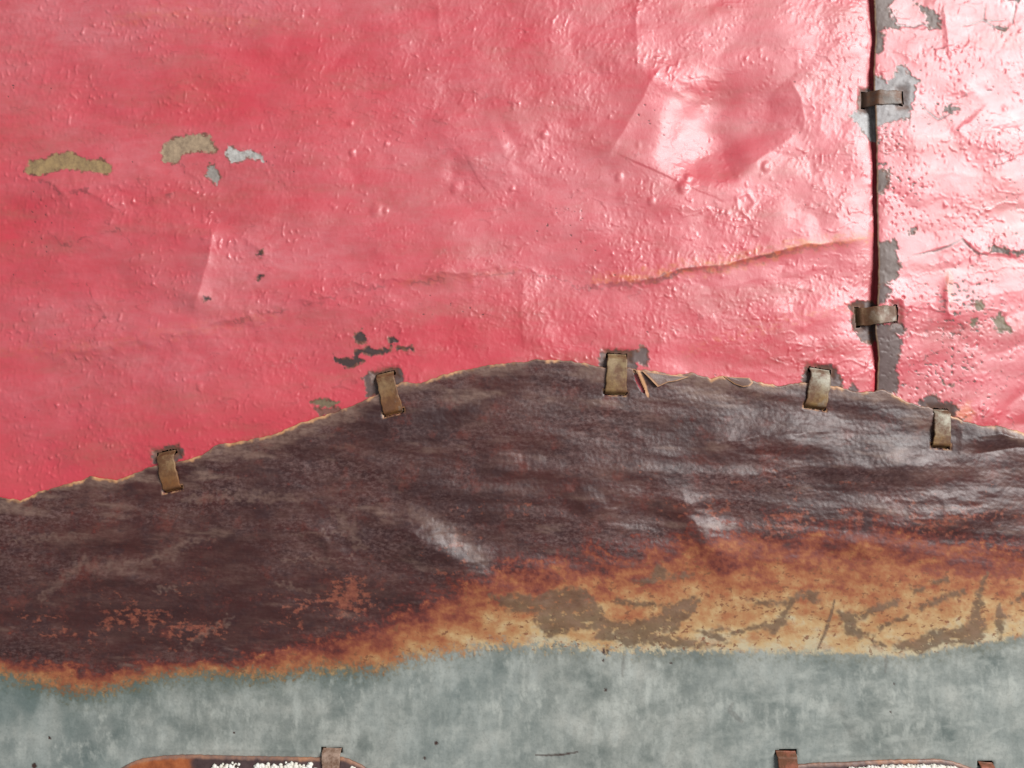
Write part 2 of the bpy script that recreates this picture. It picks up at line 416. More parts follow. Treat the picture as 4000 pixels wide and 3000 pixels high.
# ------------------------------------------------------------------ red painted sheets: bare patches
TANC = (.36, .24, .115); GRYC = (.33, .30, .27); DRK = (.055, .034, .034); WHT = (.52, .50, .47); PURP = (.135, .090, .085); OLV = (.20, .15, .09)
CHIPS = [
    (TANC, crop(0, 0, K, [(180, 990), (290, 980), (330, 950), (430, 935), (500, 965), (560, 990), (620, 980), (690, 1020), (700, 1060), (660, 1080), (560, 1060), (440, 1050), (370, 1050), (290, 1075), (230, 1085), (150, 1070)])),
    ((.40, .29, .19), crop(0, 0, K, [(985, 930), (1010, 880), (1080, 845), (1180, 825), (1290, 825), (1310, 880), (1340, 920), (1320, 945), (1220, 930), (1150, 940), (1110, 960), (1090, 1005), (1000, 1000)])),
    (WHT, crop(0, 0, K, [(1385, 935), (1410, 895), (1440, 905), (1460, 930), (1540, 925), (1610, 950), (1630, 1000), (1580, 985), (1510, 975), (1490, 1000), (1420, 1005)])),
    (GRYC, crop(0, 0, K, [(1290, 1010), (1320, 1020), (1360, 1090), (1330, 1140), (1300, 1110), (1260, 1080)])),
    (DRK, crop(0, 0, K, [(1590, 1555), (1625, 1545), (1615, 1585), (1595, 1580)])),
    (DRK, crop(0, 1000, K, [(1260, 260), (1300, 250), (1310, 275), (1275, 280)])),
    (DRK, crop(0, 1000, K, [(1580, 140), (1610, 110), (1630, 120), (1595, 150)])),
    (DRK, crop(1200, 1250, K2, [(690, 190), (790, 150), (830, 210), (870, 300), (780, 330), (690, 310), (665, 250)])),
    (DRK, crop(1200, 1250, K2, [(1170, 240), (1210, 225), (1310, 290), (1290, 320), (1230, 350), (1210, 410), (1195, 340), (1160, 290)])),
    (DRK, crop(1200, 1250, K2, [(375, 490), (410, 560), (490, 570), (560, 535), (650, 570), (680, 460), (720, 420), (830, 410), (880, 370), (960, 410), (1020, 430), (1120, 395), (1190, 420), (1140, 480), (1050, 490), (930, 525), (850, 490), (760, 465), (730, 540), (840, 600), (760, 620), (650, 680), (540, 690), (480, 630), (390, 610), (365, 550)])),
    (DRK, crop(1200, 1250, K2, [(1270, 395), (1330, 380), (1430, 390), (1500, 360), (1530, 440), (1440, 430), (1290, 425)])),
    (OLV, crop(1200, 1250, K2, [(50, 1190), (120, 1150), (200, 1130), (330, 1150), (460, 1180), (440, 1230), (330, 1260), (200, 1260), (110, 1230)])),
    ((.24, .10, .08), crop(1200, 1250, K2, [(110, 1260), (200, 1275), (330, 1270), (450, 1235), (480, 1330), (400, 1370), (150, 1390)])),
    (PURP, crop(400, 1600, K2, [(690, 660), (740, 600), (830, 600), (900, 530), (1020, 510), (1150, 570), (1150, 690), (1060, 760), (790, 770), (710, 800)])),
    (PURP, crop(1200, 1250, K2, [(790, 830), (900, 740), (1000, 750), (1200, 690), (1350, 690), (1400, 860), (1330, 950), (1000, 1080), (830, 1110), (850, 960)])),
    (PURP, crop(2200, 1250, K2, [(560, 450), (700, 430), (900, 450), (1000, 430), (1080, 440), (1100, 370), (1200, 390), (1240, 570), (1200, 660), (1070, 620), (1060, 760), (510, 760), (520, 560)])),
    (PURP, crop(2900, 1300, K2, [(870, 660), (920, 490), (1050, 490), (1300, 450), (1400, 590), (1460, 690), (1440, 830), (1300, 830), (860, 800)])),
    (PURP, crop(2900, 1300, K2, [(1530, 830), (1590, 730), (1690, 800), (1670, 900), (1540, 900)])),
    (PURP, crop(2900, 1300, K2, [(1640, 0), (1900, 0), (1900, 170), (1790, 130), (1720, 90)])),
    ((.46, .45, .45), crop(3200, 200, K3, [(700, 760), (780, 640), (900, 620), (1060, 650), (1060, 1560), (900, 1540), (800, 1420), (690, 1280), (540, 1090), (700, 990)])),
    (PURP, crop(3200, 1050, K3, [(500, 640), (650, 560), (900, 560), (1060, 600), (1060, 1260), (760, 1260), (640, 1090), (560, 900), (620, 760)])),
    (PURP, crop(2400, 1000, 1, [(50, 385), (60, 375), (75, 380), (70, 392)])),
]
GR2 = (.155, .112, .098)
CHIPS_R = [
    (GR2, crop(2600, 0, K, [(1270, -60), (1420, -60), (1400, 20), (1365, 40), (1390, 110), (1440, 180), (1330, 185), (1340, 260), (1330, 330), (1270, 340)])),
    (GR2, crop(2600, 0, K, [(1540, 30), (1600, 50), (1650, 80), (1690, 130), (1680, 180), (1620, 185), (1600, 110)])),
    (GR2, crop(2600, 0, K, [(2010, 170), (2060, 165), (2095, 185), (2060, 215)])),
    (GR2, crop(2600, 0, K, [(2030, -20), (2180, -20), (2160, 25), (2080, 10)])),
    ((.34, .32, .32), crop(3200, 200, K3, [(880, 450), (1050, 440), (1150, 560), (1300, 400), (1330, 280), (1460, 270), (1560, 450), (1700, 520), (1640, 640), (1580, 1000), (1510, 1190), (1350, 1190), (1060, 1310), (880, 1250)])),
    (GR2, crop(2600, 0, K, [(1700, 680), (1740, 650), (1810, 680), (1740, 715)])),
    (GR2, crop(2600, 0, K, [(1270, 1050), (1370, 1060), (1370, 1150), (1340, 1190), (1270, 1210)])),
    (GR2, crop(2600, 0, K, [(1490, 1420), (1540, 1410), (1530, 1450), (1495, 1450)])),
    (GR2, crop(2600, 0, K, [(1270, 1500), (1420, 1480), (1420, 1580), (1440, 1650), (1420, 1710), (1330, 1780), (1270, 1780)])),
    (GR2, crop(2600, 0, K, [(1980, 1530), (2010, 1520), (2100, 1545), (2250, 1560), (2250, 1580), (2080, 1570), (1990, 1555)])),
    (PURP, crop(3200, 1050, K3, [(880, 280), (1100, 280), (1230, 370), (1150, 480), (1110, 590), (880, 660)])),
    (PURP, crop(3200, 1050, K3, [(860, 960), (1340, 930), (1480, 1000), (1490, 1110), (1310, 1150), (1420, 1220), (1430, 1380), (1380, 1500), (1330, 1660), (1350, 1800), (1400, 1980), (1440, 2010), (1330, 2140), (860, 2300)])),
    (OLV, crop(2600, 1000, K, [(1895, 280), (1930, 275), (1955, 310), (1940, 340), (1895, 325)])),
    (OLV, crop(2600, 1000, K, [(1870, 390), (1910, 385), (1910, 440), (1875, 440)])),
    (OLV, crop(2600, 1000, K, [(2005, 390), (2050, 355), (2090, 410), (2120, 470), (2040, 475)])),
    (PURP, crop(3400, 1400, K2, [(680, 640), (760, 580), (830, 540), (920, 530), (1040, 640), (1150, 620), (1250, 730), (1170, 860), (1340, 870), (1200, 960), (800, 900), (720, 720)])),
    (GR2, crop(3400, 1400, K2, [(1060, 370), (1110, 355), (1180, 380), (1110, 405)])),
]
def red_surface(x, y, chips, seed, right):
    """relief in mm and masks for a painted sheet"""
    h = np.zeros(x.shape, np.float32)
    h += 1.6 * fbm(x / 480. + seed, y / 330., 2, 31 + seed)
    bl = fbm(x / 340. + 2 * seed, (y + .15 * x) / 210., 2, 33 + seed)
    h += 1.15 * np.sqrt(bl * bl + .0016)
    h += .16 * fbm(x / 130., y / 80., 2, 34 + seed)
    # smooth, less pebbled zones: the leaf dent, the wedge beside it, the middle left
    smooth = np.clip(1.0 * np.exp(-(((x - 2850) / 330.) ** 2 + ((y - 460) / 230.) ** 2) ** 1.5) + .5 * np.exp(-(((x - 700) / 420.) ** 2 + ((y - 600) / 130.) ** 2)) + .6 * np.exp(-(((x - 1900) / 420.) ** 2 + ((y - 780) / 130.) ** 2))
                     + .7 * sstep(.08, .35, fbm(x / 260. + 3, y / 170., 2, 66 + seed)) * sstep(500, 1700, x), 0, 1) if not right else .6 * sstep(.0, .35, fbm(x / 200. + 3, y / 150., 2, 66 + seed))
    rough_k = 1 - .82 * smooth
    # orange peel of the thick paint, patchy
    amt = .12 + .75 * sstep(-.1, .45, fbm(x / 380., y / 300., 2, 35 + seed))
    amt = amt + .75 * np.exp(-(((x - 2050) / 750.) ** 2 + ((y - 230) / 260.) ** 2)) + .7 * np.exp(-(((x - 2500) / 900.) ** 2 + ((y - 1230) / 190.) ** 2))
    amt = np.clip(amt, 0, 1.5)
    wx = x + 14 * perlin(x / 70., y / 70., 37); wy = y + 14 * perlin(x / 70. + 4, y / 70., 38)
    u = wx * .94 + wy * .34; v = -wx * .34 + wy * .94
    o1 = perlin(u / 21., v / 34., 39 + seed); o2 = perlin(u / 42., v / 60. + 3, 40 + seed); o3 = perlin(u / 12., v / 17., 44 + seed)
    peel = .55 * np.maximum(o1, -.05) + .18 * o2 + .42 * np.maximum(o3, -.05)
    k = .30 if right else .24
    h += k * amt * peel * rough_k * (1 + .7 * (1 - sstep(600, 2000, x)))
    # sharp little pimples and pits in clusters
    cl = sstep(-.15, .4, fbm(x / 230., y / 170., 3, 61 + seed))
    pm = perlin(u / 15., v / 19., 63 + seed); pt = perlin(x / 14., y / 13., 64 + seed)
    h += (.10 + .60 * cl) * np.maximum(pm - .30, 0) * (.95 + .9 * (1 - sstep(600, 2000, x))) * rough_k
    h -= (.9 if right else .42) * sstep(-.1, .4, fbm(x / 260., y / 200., 2, 65 + seed)) * np.maximum(pt - .34, 0)
    # wrinkled paint layers: contour-like lips that stand proud on one side
    crack_fold_shade = np.zeros_like(h)
    for i, (sx, sy, a) in enumerate(((330., 150., .17), (190., 110., .13), (520., 210., .16))):
        n = fbm(x / sx + 7 * i, y / sy + 2.2 * i, 4, 45 + 3 * i + seed, .58)
        gate = sstep(.02, .22, fbm(x / 420. - 5 * i, y / 330., 2, 52 + i + seed))
        lip = np.where(n > 0, np.exp(-n / .05), 0.) * sstep(-.012, .004, n)
        h += a * gate * lip * rough_k
        crack_fold_shade = np.maximum(crack_fold_shade, gate * np.exp(-(n / .010) ** 2) * (.9 if right else .28))
    crack_fold_shade *= sstep(-.2, .3, perlin(x / 45., y / 45., 58))
    # pimples
    r = np.random.default_rng(100 + seed)
    n_p = 90 if right else 330
    for i in range(n_p):
        cx = r.uniform(3430, 4100) if right else r.uniform(-100, 3400); cy = r.uniform(-60, 1850); q = r.uniform(4, 11)
        blob(h, x, y, cx, cy, q, q * r.uniform(1, 1.7), r.uniform(.06, .2) * (1 if r.random() < .75 else -1), r.uniform(-.6, .6))
    chip = np.zeros_like(h); bc = np.zeros(h.shape + (3,), np.float32); bc[...] = DRK
    ring = np.zeros_like(h)
    for i, (c, poly) in enumerate(chips):
        m = patch(x, y, poly, 3.5, 18. if right else 11., 120 + i, 15.)
        bc[m > .02] = c
        chip = np.maximum(chip, m)
        m2 = patch(x, y, poly, 10., 18. if right else 11., 120 + i, 15.)
        ring = np.maximum(ring, sstep(.35, .9, 4 * m2 * (1 - m2)) * sstep(-.15, .2, fbm(x / 30., y / 30., 2, 126)))
    # tiny flecks of bare metal
    f = fbm(x / 19., y / 13., 2, 77 + seed) + .55 * fbm(x / 300., y / 260., 2, 79 + seed)
    fl = sstep(.58, .64, f) if right else sstep(.86, .92, f)
    if right: bc[(fl > .02) & (chip < .02)] = GR2
    chip = np.maximum(chip, fl)
    h -= .17 * chip
    rim_up = 4 * chip * (1 - chip)
    h += .13 * rim_up
    return h, chip, bc, crack_fold_shade * (1 - chip), .8 * ring

# --- left sheet
gx = axis(-1500, -40, 3500, 3500, 4.0, 26.); gx = gx[gx <= 3500]
nfine = 440
vv = np.concatenate([np.linspace(-1200, -44, 46), np.linspace(-40, 1.0, 1)])   # rows above the frame
rows_top = np.linspace(-1200, -40, 46, endpoint=False)
X = np.broadcast_to(gx[None, :], (len(rows_top) + nfine, len(gx))).astype(np.float32).copy()
bot = brown_top(gx) + 150 + 30 * 0
Y = np.empty_like(X)
Y[:46] = rows_top[:, None]
tt = np.linspace(0, 1, nfine, dtype=np.float32)[:, None]
Y[46:] = -40 + tt * (bot[None, :] + 40)
# pull the right border under the seam
sx_ = seam_x(Y)
X = np.where(X > 3300, 3300 + (X - 3300) * ((sx_ + 62 - 3300) / 200.), X)
h, chip, bc, crack_fold_shade, ring = red_surface(X, Y, CHIPS, 0, False)
stain = np.zeros_like(h)
R = lambda poly, amp, wl, wr, wob=6., seed=60: ridge(h, X, Y, poly, amp, wl, wr, wob, seed)
# big folded crest and the leaf-shaped dent right of it
R([(2600, 190), (2566, 278), (2500, 400), (2389, 590), (2360, 680)], 1.9, 170, 110, 4)
R([(2490, -40), (2486, 235), (2540, 300)], .7, 75, 30)
leaf = [(2560, 470), (2640, 380), (2760, 310), (2960, 288), (3060, 300), (3112, 370), (3128, 450), (3085, 530), (2970, 600), (2860, 680), (2720, 700), (2560, 650)]
m = subset(leaf, X, Y, 140)
d = poly_sdf(leaf, X[m] + 16 * perlin(X[m] / 120, Y[m] / 120, 3), Y[m] + 16 * perlin(X[m] / 120, Y[m] / 120, 4))
ramp_ = np.clip((3135 - X[m] + .25 * (Y[m] - 450)) / 500., 0, 1) * sstep(0, 1, (X[m] - 2530) / 300.)
h[m] -= (6.0 * ramp_ + .3) * (1 - sstep(-120, 50, d))
R([(3138, 506), (3060, 560), (2980, 610), (2890, 665)], .62, 26, 60)
R([(3080, 290), (3128, 380), (3150, 460), (3135, 530)], .5, 30, 40)
R([(1800, 655), (1825, 633), (1900, 595), (2005, 548)], 1.3, 100, 60)
R([(2110, 520), (2085, 575), (2030, 660)], .55, 50, 50)
R([(1860, 390), (1790, 460), (1700, 480)], .3, 40, 40)
blob(h, X, Y, 1770, 668, 32, 42, -.75)
blob(h, X, Y, 2000, 770, 260, 60, .45, -.2)
# dent with a bright flank and a lifted paint flap on the left
R([(850, 850), (836, 940), (818, 1030), (790, 1130), (755, 1250)], 3.6, 66, 200, 5)
R([(880, 975), (905, 940), (960, 930), (1030, 985), (1050, 1010)], .8, 46, 22, 3)
# long horizontal folds
R([(-200, 1390), (300, 1370), (700, 1300), (1100, 1190), (1450, 1100), (1800, 1062), (2030, 1040), (2300, 1075)], 2.0, 190, 48, 18)
crack_fold_shade = np.maximum(crack_fold_shade, .5 * line_mask(X, Y, [(900, 1262), (1100, 1215), (1450, 1125), (1800, 1085), (2030, 1062), (2230, 1100)], 12, 74, 24, 0.) * sstep(-.15, .25, fbm(X / 110., Y / 60., 3, 73)))  # faint shade painted along the underside of the fold
R([(2230, 1120), (2450, 1100), (2570, 1085), (2660, 1045), (2820, 1035), (2965, 995), (3130, 960), (3400, 932)], 1.7, 130, 26, 7)
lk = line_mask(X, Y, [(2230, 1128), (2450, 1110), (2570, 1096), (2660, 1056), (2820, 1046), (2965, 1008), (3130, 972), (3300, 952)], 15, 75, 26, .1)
crack_fold_shade = np.maximum(crack_fold_shade, .8 * lk * (.5 + .5 * np.exp(-((X - 2620) / 70.) ** 2) + .5 * np.exp(-((X - 2990) / 60.) ** 2)))  # shadow below the crease painted dark red, deepest in its pockets
R([(-300, 820), (100, 700), (500, 720), (900, 800)], 1.1, 170, 110, 20)
R([(1000, 1250), (1500, 1190), (1600, 1120)], .55, 90, 60, 12)
R([(2050, 1030), (2035, 1200), (2050, 1400)], .6, 110, 26, 5)
R([(1705, -50), (1712, 90), (1740, 200)], .45, 90, 20, 5)
R([(1350, 420), (1700, 330), (2200, 380), (2360, 480)], .5, 200, 140, 15)
R([(2650, 1300), (2950, 1230), (3350, 1180)], .4, 60, 60, 12)
R([(2520, 1110), (2700, 1170), (2900, 1100), (3300, 1040)], .45, 70, 50, 14)
R([(250, 700), (330, 740), (420, 790), (520, 850)], .35, 18, 60, 6)
R([(150, 680), (230, 730), (270, 770), (400, 760)], .3, 20, 50, 6)
R([(480, 620), (700, 700), (790, 740), (800, 790)], .3, 18, 40, 5)
R([(320, 1090), (360, 1190), (370, 1280)], .25, 18, 30, 5)
R([(150, 950), (270, 900), (420, 960), (520, 1000)], .35, 26, 40, 6)
blob(h, X, Y, 3300, 830, 120, 130, .65)
ring_ = ring
chalk_haze = np.clip(1.0 - .85 * sstep(420, 0, brown_top(X) - Y) - .35 * sstep(2400, 3300, X), .1, 1)  # paler at upper left: reflection haze baked into colour with the chalking
ring, _, _ = seg_dist([(2880, 770), (2925, 750), (2950, 790), (2915, 840), (2885, 815)], X, Y, True)
h += .22 * np.exp(-(ring / 9) ** 2)
for (cx, cy, q, a) in ((1375, 595, 11, .6), (1470, 818, 22, .6), (1505, 820, 10, .5), (2125, 525, 13, .6), (1510, 560, 10, .45), (1780, 730, 20, .55),
                       (2670, 730, 20, .8), (2690, 690, 12, .5), (2545, 785, 14, .45), (2420, 690, 14, .5), (800, 862, 11, .5), (1370, 480, 9, .4),
                       (780, 1510, 12, .5), (325, 1590, 16, .35), (2000, 735, 10, .4), (2995, 650, 16, .5)):
    blob(h, X, Y, cx, cy, q, q * 1.25, a, .3, 1.6)
for poly in ([(95, 678), (146, 696), (215, 728), (253, 766), (272, 753), (342, 747), (405, 791), (494, 842)], [(703, 633), (722, 671), (772, 703), (791, 747)], [(700, 745), (640, 775), (570, 790)],
             [(170, 900), (260, 960), (330, 930), (470, 900), (520, 960)], [(1010, 985), (1040, 1010)], [(340, 1095), (370, 1180), (410, 1230), (370, 1290), (375, 1340)]):
    l = line_mask(X, Y, poly, 6, 131, 20, .0) * sstep(-.25, .2, fbm(X / 40., Y / 40., 2, 133)); crack_fold_shade = np.maximum(crack_fold_shade, .6 * l)
    ridge(h, X, Y, [(a, b - 5) for a, b in poly], .38, 60, 9, 6)
# rust bleeding along the long fold and in a streak
stain = np.maximum(stain, 1.0 * line_mask(X, Y, [(2330, 1090), (2560, 1075), (2640, 1045), (2720, 1045), (2850, 1030), (2960, 998), (3100, 962), (3230, 945), (3410, 925)], 50, 75, 26, .15))
stain = np.maximum(stain, .55 * line_mask(X, Y, [(2680, 1375), (2850, 1320), (3050, 1260), (3200, 1220), (3400, 1180)], 46, 78, 12, .1) * sstep(-.2, .3, fbm(X / 30, Y / 16, 3, 80)))
stain = np.maximum(stain, .22 * line_mask(X, Y, [(440, 95), (560, 60), (730, 50), (1000, 90)], 60, 79, 40, 0.))
stain = np.maximum(stain, .20 * line_mask(X, Y, [(0, 1370), (420, 1350), (800, 1280), (1100, 1230)], 50, 81, 40, 0.))
stain = np.maximum(stain, .22 * line_mask(X, Y, [(1560, 1110), (1800, 1080), (2050, 1060)], 40, 83, 30, 0.))
stain *= (.15 + .85 * sstep(-.3, .35, fbm(X / 60., Y / 22., 4, 84, .65)))
# edge rolls back under the neighbouring sheet; slots
h -= 1.9 * np.exp(-np.clip(seam_x(Y) - X, 0, 900) / 26.)
h = np.where(X > seam_x(Y) - 6, np.minimum(h, -1.6), h)
under = sstep(-10, 60, Y - brown_top(X))
h = h * (1 - .85 * under) - .5 * under
ss = slots(X, Y)
h -= .9 * (1 - sstep(0, 26, ss))
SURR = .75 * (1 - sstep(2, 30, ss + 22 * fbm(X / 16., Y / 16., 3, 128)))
keep = ss > 0
LEFT_H = (X, Y, h)
V = world_pts(X, Y, h + warp(X, Y))
me = grid_mesh('painted_metal_sheet', V, keep, dict(chip=chip, stain=stain, crack_fold_shade=crack_fold_shade, ring=np.maximum(ring_, SURR), chalk_haze=chalk_haze), dict(barecol=bc))
red_left = link('painted_metal_sheet', me, M_RED, 'large dented red painted metal sheet left of the vertical seam', 'metal sheet', 'red painted sheets')

# --- right sheet (overlaps the left one)
gx = axis(3430, 3430, 4040, 5600, 4.0, 26.)
X = np.broadcast_to(gx[None, :], (46 + nfine, len(gx))).astype(np.float32).copy()
bot = brown_top(gx) + 150
Y = np.empty_like(X); Y[:46] = rows_top[:, None]; Y[46:] = -40 + tt * (bot[None, :] + 40)
X = seam_x(Y) + (X - 3430) * ((5600 - seam_x(Y)) / (5600. - 3430))
# rounded cut edge: three extra columns folding back
edge = []
h, chip, bc, crack_fold_shade, ring = red_surface(X, Y, CHIPS_R, 5, True)
stain = np.zeros_like(h)
R = lambda poly, amp, wl, wr, wob=6., seed=60: ridge(h, X, Y, poly, amp, wl, wr, wob, seed)
R([(3700, 540), (3800, 470), (3860, 400), (3880, 370)], .75, 60, 40)
R([(3460, 560), (3600, 530), (3750, 560), (4000, 520)], .5, 50, 110)
R([(3480, 700), (3700, 680), (4050, 720)], .45, 50, 90, 14)
R([(3560, 990), (3700, 960), (3760, 930), (3830, 990), (4050, 990)], .7, 80, 30, 8)
R([(3680, 0), (3690, 150), (3720, 260)], .5, 60, 18)
R([(3700, 1050), (3690, 1200), (3710, 1300)], .9, 120, 26, 8)
R([(3560, 1210), (3800, 1160), (4050, 1130)], .4, 40, 60)
blob(h, X, Y, 3760, 1120, 160, 90, -.8)
for poly in ([(3460, 20), (3500, 100), (3560, 110), (3600, 95), (3630, 118), (3670, 115)], [(3840, 20), (3835, 85), (3870, 105), (3880, 160)], [(3960, 0), (3945, 100)],
             [(3740, 108), (3790, 100), (3830, 85), (3920, 84)], [(3590, 410), (3620, 440), (3660, 472), (3700, 450)], [(3560, 1000), (3640, 985), (3700, 965), (3750, 935), (3800, 985), (3850, 1000)]):
    l = line_mask(X, Y, poly, 7, 130, 4, .3)
    crack_fold_shade = np.maximum(crack_fold_shade, l); h -= .12 * l
stain = np.maximum(stain, .5 * line_mask(X, Y, [(3700, 1060), (3705, 1180)], 26, 86, 10, .1))
stain = np.maximum(stain, .8 * patch(X, Y, [(3720, 1600), (3780, 1570), (3800, 1620), (3780, 1660), (3730, 1640)], 18, 20, 87))
under = sstep(-10, 60, Y - brown_top(X))
h = h * (1 - .85 * under) - .2 * under
lift = 2.3 - .7 * sstep(1250, 1560, Y) - .3 * np.clip((X - 3430) / 1500, 0, 1)
lift = lift - .35 * np.exp(-(X - seam_x(Y)) / 14.)
ss = slots(X, Y)
h -= .9 * (1 - sstep(0, 26, ss))
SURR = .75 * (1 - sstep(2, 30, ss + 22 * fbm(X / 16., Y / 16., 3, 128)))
keep = ss > 0
H = h + lift + warp(X, Y)
V = world_pts(X, Y, H)
# cut edge (thickness of the sheet)
E = []
for off, back in ((-3.0, .25), (-2.0, .75), (10.0, .95)):
    e = V[:, :1].copy(); e[..., 0] += off * S; e[..., 1] += back * .001; E.append(e)
V = np.concatenate([E[2], E[1], E[0], V], 1)
pad = lambda a: np.concatenate([a[:, :1]] * 3 + [a], 1)
chip = pad(chip); chip[:, :4] = np.maximum(chip[:, :4], .9); bc = pad(bc); bc[:, :4] = (.34, .22, .13)
me = grid_mesh('painted_metal_sheet', V, pad(keep), dict(chip=chip, stain=pad(stain), crack_fold_shade=pad(crack_fold_shade), ring=pad(np.maximum(ring, .8 * SURR)), chalk_haze=pad(np.full_like(ring, .7))), dict(barecol=bc))
red_right = link('painted_metal_sheet', me, M_RED, 'shiny flaking red painted metal sheet right of the vertical seam', 'metal sheet', 'red painted sheets')

# ------------------------------------------------------------------ the rusted lower sheet
LOW = [(-1700, 2640), (0, 2621), (127, 2653), (285, 2691), (380, 2697), (506, 2665), (633, 2634), (823, 2621), (1076, 2634), (1203, 2608), (1400, 2600), (1490, 2612), (1585, 2566),
       (1806, 2539), (1933, 2515), (2186, 2520), (2439, 2539), (2700, 2539), (2853, 2542), (3170, 2545), (3423, 2554), (3549, 2556), (3676, 2526), (3834, 2507), (4000, 2475), (5700, 2350)]
UPP = [(-1700, 2560), (0, 2572), (285, 2612), (405, 2640), (538, 2605), (633, 2595), (823, 2580), (949, 2588), (1139, 2545), (1400, 2475), (1553, 2400), (1806, 2300), (1933, 2245),
       (2186, 2190), (2400, 2190), (2566, 2140), (2853, 2090), (3170, 2100), (3423, 2070), (3676, 2110), (4000, 2170), (5700, 2200)]
gx = axis(-1500, -40, 4040, 5500, 4.0, 26.)
top = brown_top(gx)
nb = 350
X = np.broadcast_to(gx[None, :], (nb + 40, len(gx))).astype(np.float32).copy()
Y = np.empty_like(X)
tb = np.linspace(0, 1, nb, dtype=np.float32)[:, None]
Y[:nb] = top[None, :] + tb * (3040 - top[None, :])
Y[nb:] = np.linspace(3066, 4200, 40, dtype=np.float32)[:, None]
lo = np.interp(X, [p[0] for p in LOW], [p[1] for p in LOW]).astype(np.float32) + 9 * fbm(X / 40., X * 0, 3, 140) + 6 * fbm(X / 12., Y / 30., 2, 141)
up = np.interp(X, [p[0] for p in UPP], [p[1] for p in UPP]).astype(np.float32) + 30 * fbm(X / 90., Y / 60., 3, 142)
rel = (Y - up) / np.maximum(lo - up, 30)
mott = fbm(X / 30., Y / 25., 5, 143, .72); mott2 = fbm(X / 120., Y / 70., 3, 147)
# 0.30 at the upper boundary, .93 at the zinc
spanR = .26 + .31 * sstep(1250, 2300, X + 120 * mott2)
rt = .36 + spanR * rel + .27 * mott * (1 - .55 * np.clip(rel, 0, 1)) + .26 * mott2
above = np.clip((up - Y) / (150. + 190 * sstep(1100, 1900, X)), 0, 3)
rt = np.where(rel < 0, .36 - .36 * np.clip(above * 2.6, 0, 1) + .48 * mott + .26 * mott2, rt)
rt = np.clip(rt, 0, .96)
gran = fbm(X / 20., Y / 24., 4, 148, .75)
zq = 13 + 20 * (1 - sstep(1500, 2500, X))
zinc = sstep(-1, 1, (Y - lo + (75 - 45 * sstep(2400, 2900, X)) * gran) / zq)
# orange flecks scattered in the brown
dens = fbm(X / 210., Y / 120., 3, 150) + .45 * np.exp(-((Y - up + 120) / 190.) ** 2)
dens += .5 * np.exp(-(((X - 500) / 330.) ** 2 + ((Y - 2370) / 110.) ** 2)) + .45 * np.exp(-(((X - 1340) / 130.) ** 2 + ((Y - 2330) / 150.) ** 2)) + .45 * np.exp(-(((X - 3350) / 620.) ** 2 + ((Y - 2040) / 70.) ** 2))
fleck = .6 * sstep(.56, .84, fbm(X / 34., Y / 22., 5, 154, .68) + .62 * dens) * (1 - sstep(.3, .6, rel)) * sstep(40, 200, Y - brown_top(X))
# taupe film still clinging on the orange
spl = [crop(2600, 1950, K, p) for p in (
    [(-20, 640), (40, 690), (120, 650), (220, 600), (180, 690), (90, 770), (50, 830), (-20, 810)],
    [(-20, 850), (120, 865), (200, 870), (320, 900), (200, 905), (60, 915), (-20, 915)],
    [(170, 805), (260, 815), (320, 780), (380, 800), (320, 820), (400, 890), (350, 885), (270, 845)],
    [(380, 830), (480, 790), (600, 765), (700, 715), (750, 655), (540, 650), (500, 610), (620, 625), (740, 620), (830, 570), (890, 550), (940, 580), (950, 635), (900, 640), (830, 605), (765, 660), (745, 765), (660, 835), (620, 795), (470, 815), (400, 845)],
    [(1050, 685), (1100, 690), (1170, 700), (1300, 640), (1420, 600), (1430, 640), (1300, 690), (1180, 740), (1160, 780), (1280, 830), (1190, 850), (1100, 825), (1080, 760)],  # its upper right arm is a glare band painted as taupe
    [(1240, 855), (1300, 865), (1350, 897), (1285, 905)],
    [(1390, 895), (1440, 860), (1560, 850), (1600, 800), (1720, 790), (1830, 770), (1850, 720), (1880, 650), (1900, 560), (1940, 490), (1975, 450), (1930, 620), (1960, 665), (1910, 680), (1965, 760), (1945, 850), (1850, 890), (1700, 880), (1560, 945), (1490, 915), (1400, 925)],
    [(2000, 730), (2040, 635), (2070, 690), (2115, 710), (2060, 740), (2075, 810), (2050, 850), (2015, 780)],
    [(1520, 665), (1640, 605), (1720, 575), (1830, 545), (1835, 580), (1730, 605), (1650, 645), (1560, 675)],
    [(1620, 500), (1720, 470), (1735, 500), (1640, 518)],
    [(1500, 545), (1570, 525), (1585, 560), (1520, 575)],
    [(1300, 780), (1380, 740), (1480, 700), (1490, 720), (1380, 770), (1310, 800)],
    [(2110, 640), (2160, 590), (2220, 560), (2220, 590), (2150, 630)])]
spl += [crop(1300, 1950, K, p) for p in (
    [(960, 575), (1040, 590), (1130, 570), (1250, 600), (1340, 560), (1450, 540), (1560, 550), (1620, 620), (1660, 680), (1700, 740), (1780, 745), (1850, 750), (2000, 715), (2100, 640), (2230, 590), (2230, 680), (2100, 780), (2000, 830), (2230, 865), (2230, 915), (1900, 885), (1820, 920), (1770, 875), (1600, 855), (1640, 800), (1500, 795), (1440, 815), (1330, 855), (1290, 805), (1230, 740), (1260, 690), (1100, 695), (1040, 655)],
    [(1740, 595), (1860, 630), (2080, 640), (1990, 665), (1840, 660), (1740, 635)],
    [(1830, 505), (1960, 480), (1980, 400), (2050, 420), (2060, 460), (2230, 455), (2200, 482), (2050, 495), (1900, 520)])]
splot = np.zeros_like(X)
for i, p in enumerate(spl):
    splot = np.maximum(splot, patch(X, Y, p, 9., 17., 160 + i, 20.))
for ln in ([(3255, 2342), (3240, 2405), (3220, 2470), (3192, 2532)],):
    splot = np.maximum(splot, line_mask(X, Y, ln, 9, 180, 3))
splot *= .85 * (1 - .75 * sstep(.16, .36, fbm(X / 34., Y / 20., 4, 182, .66)))
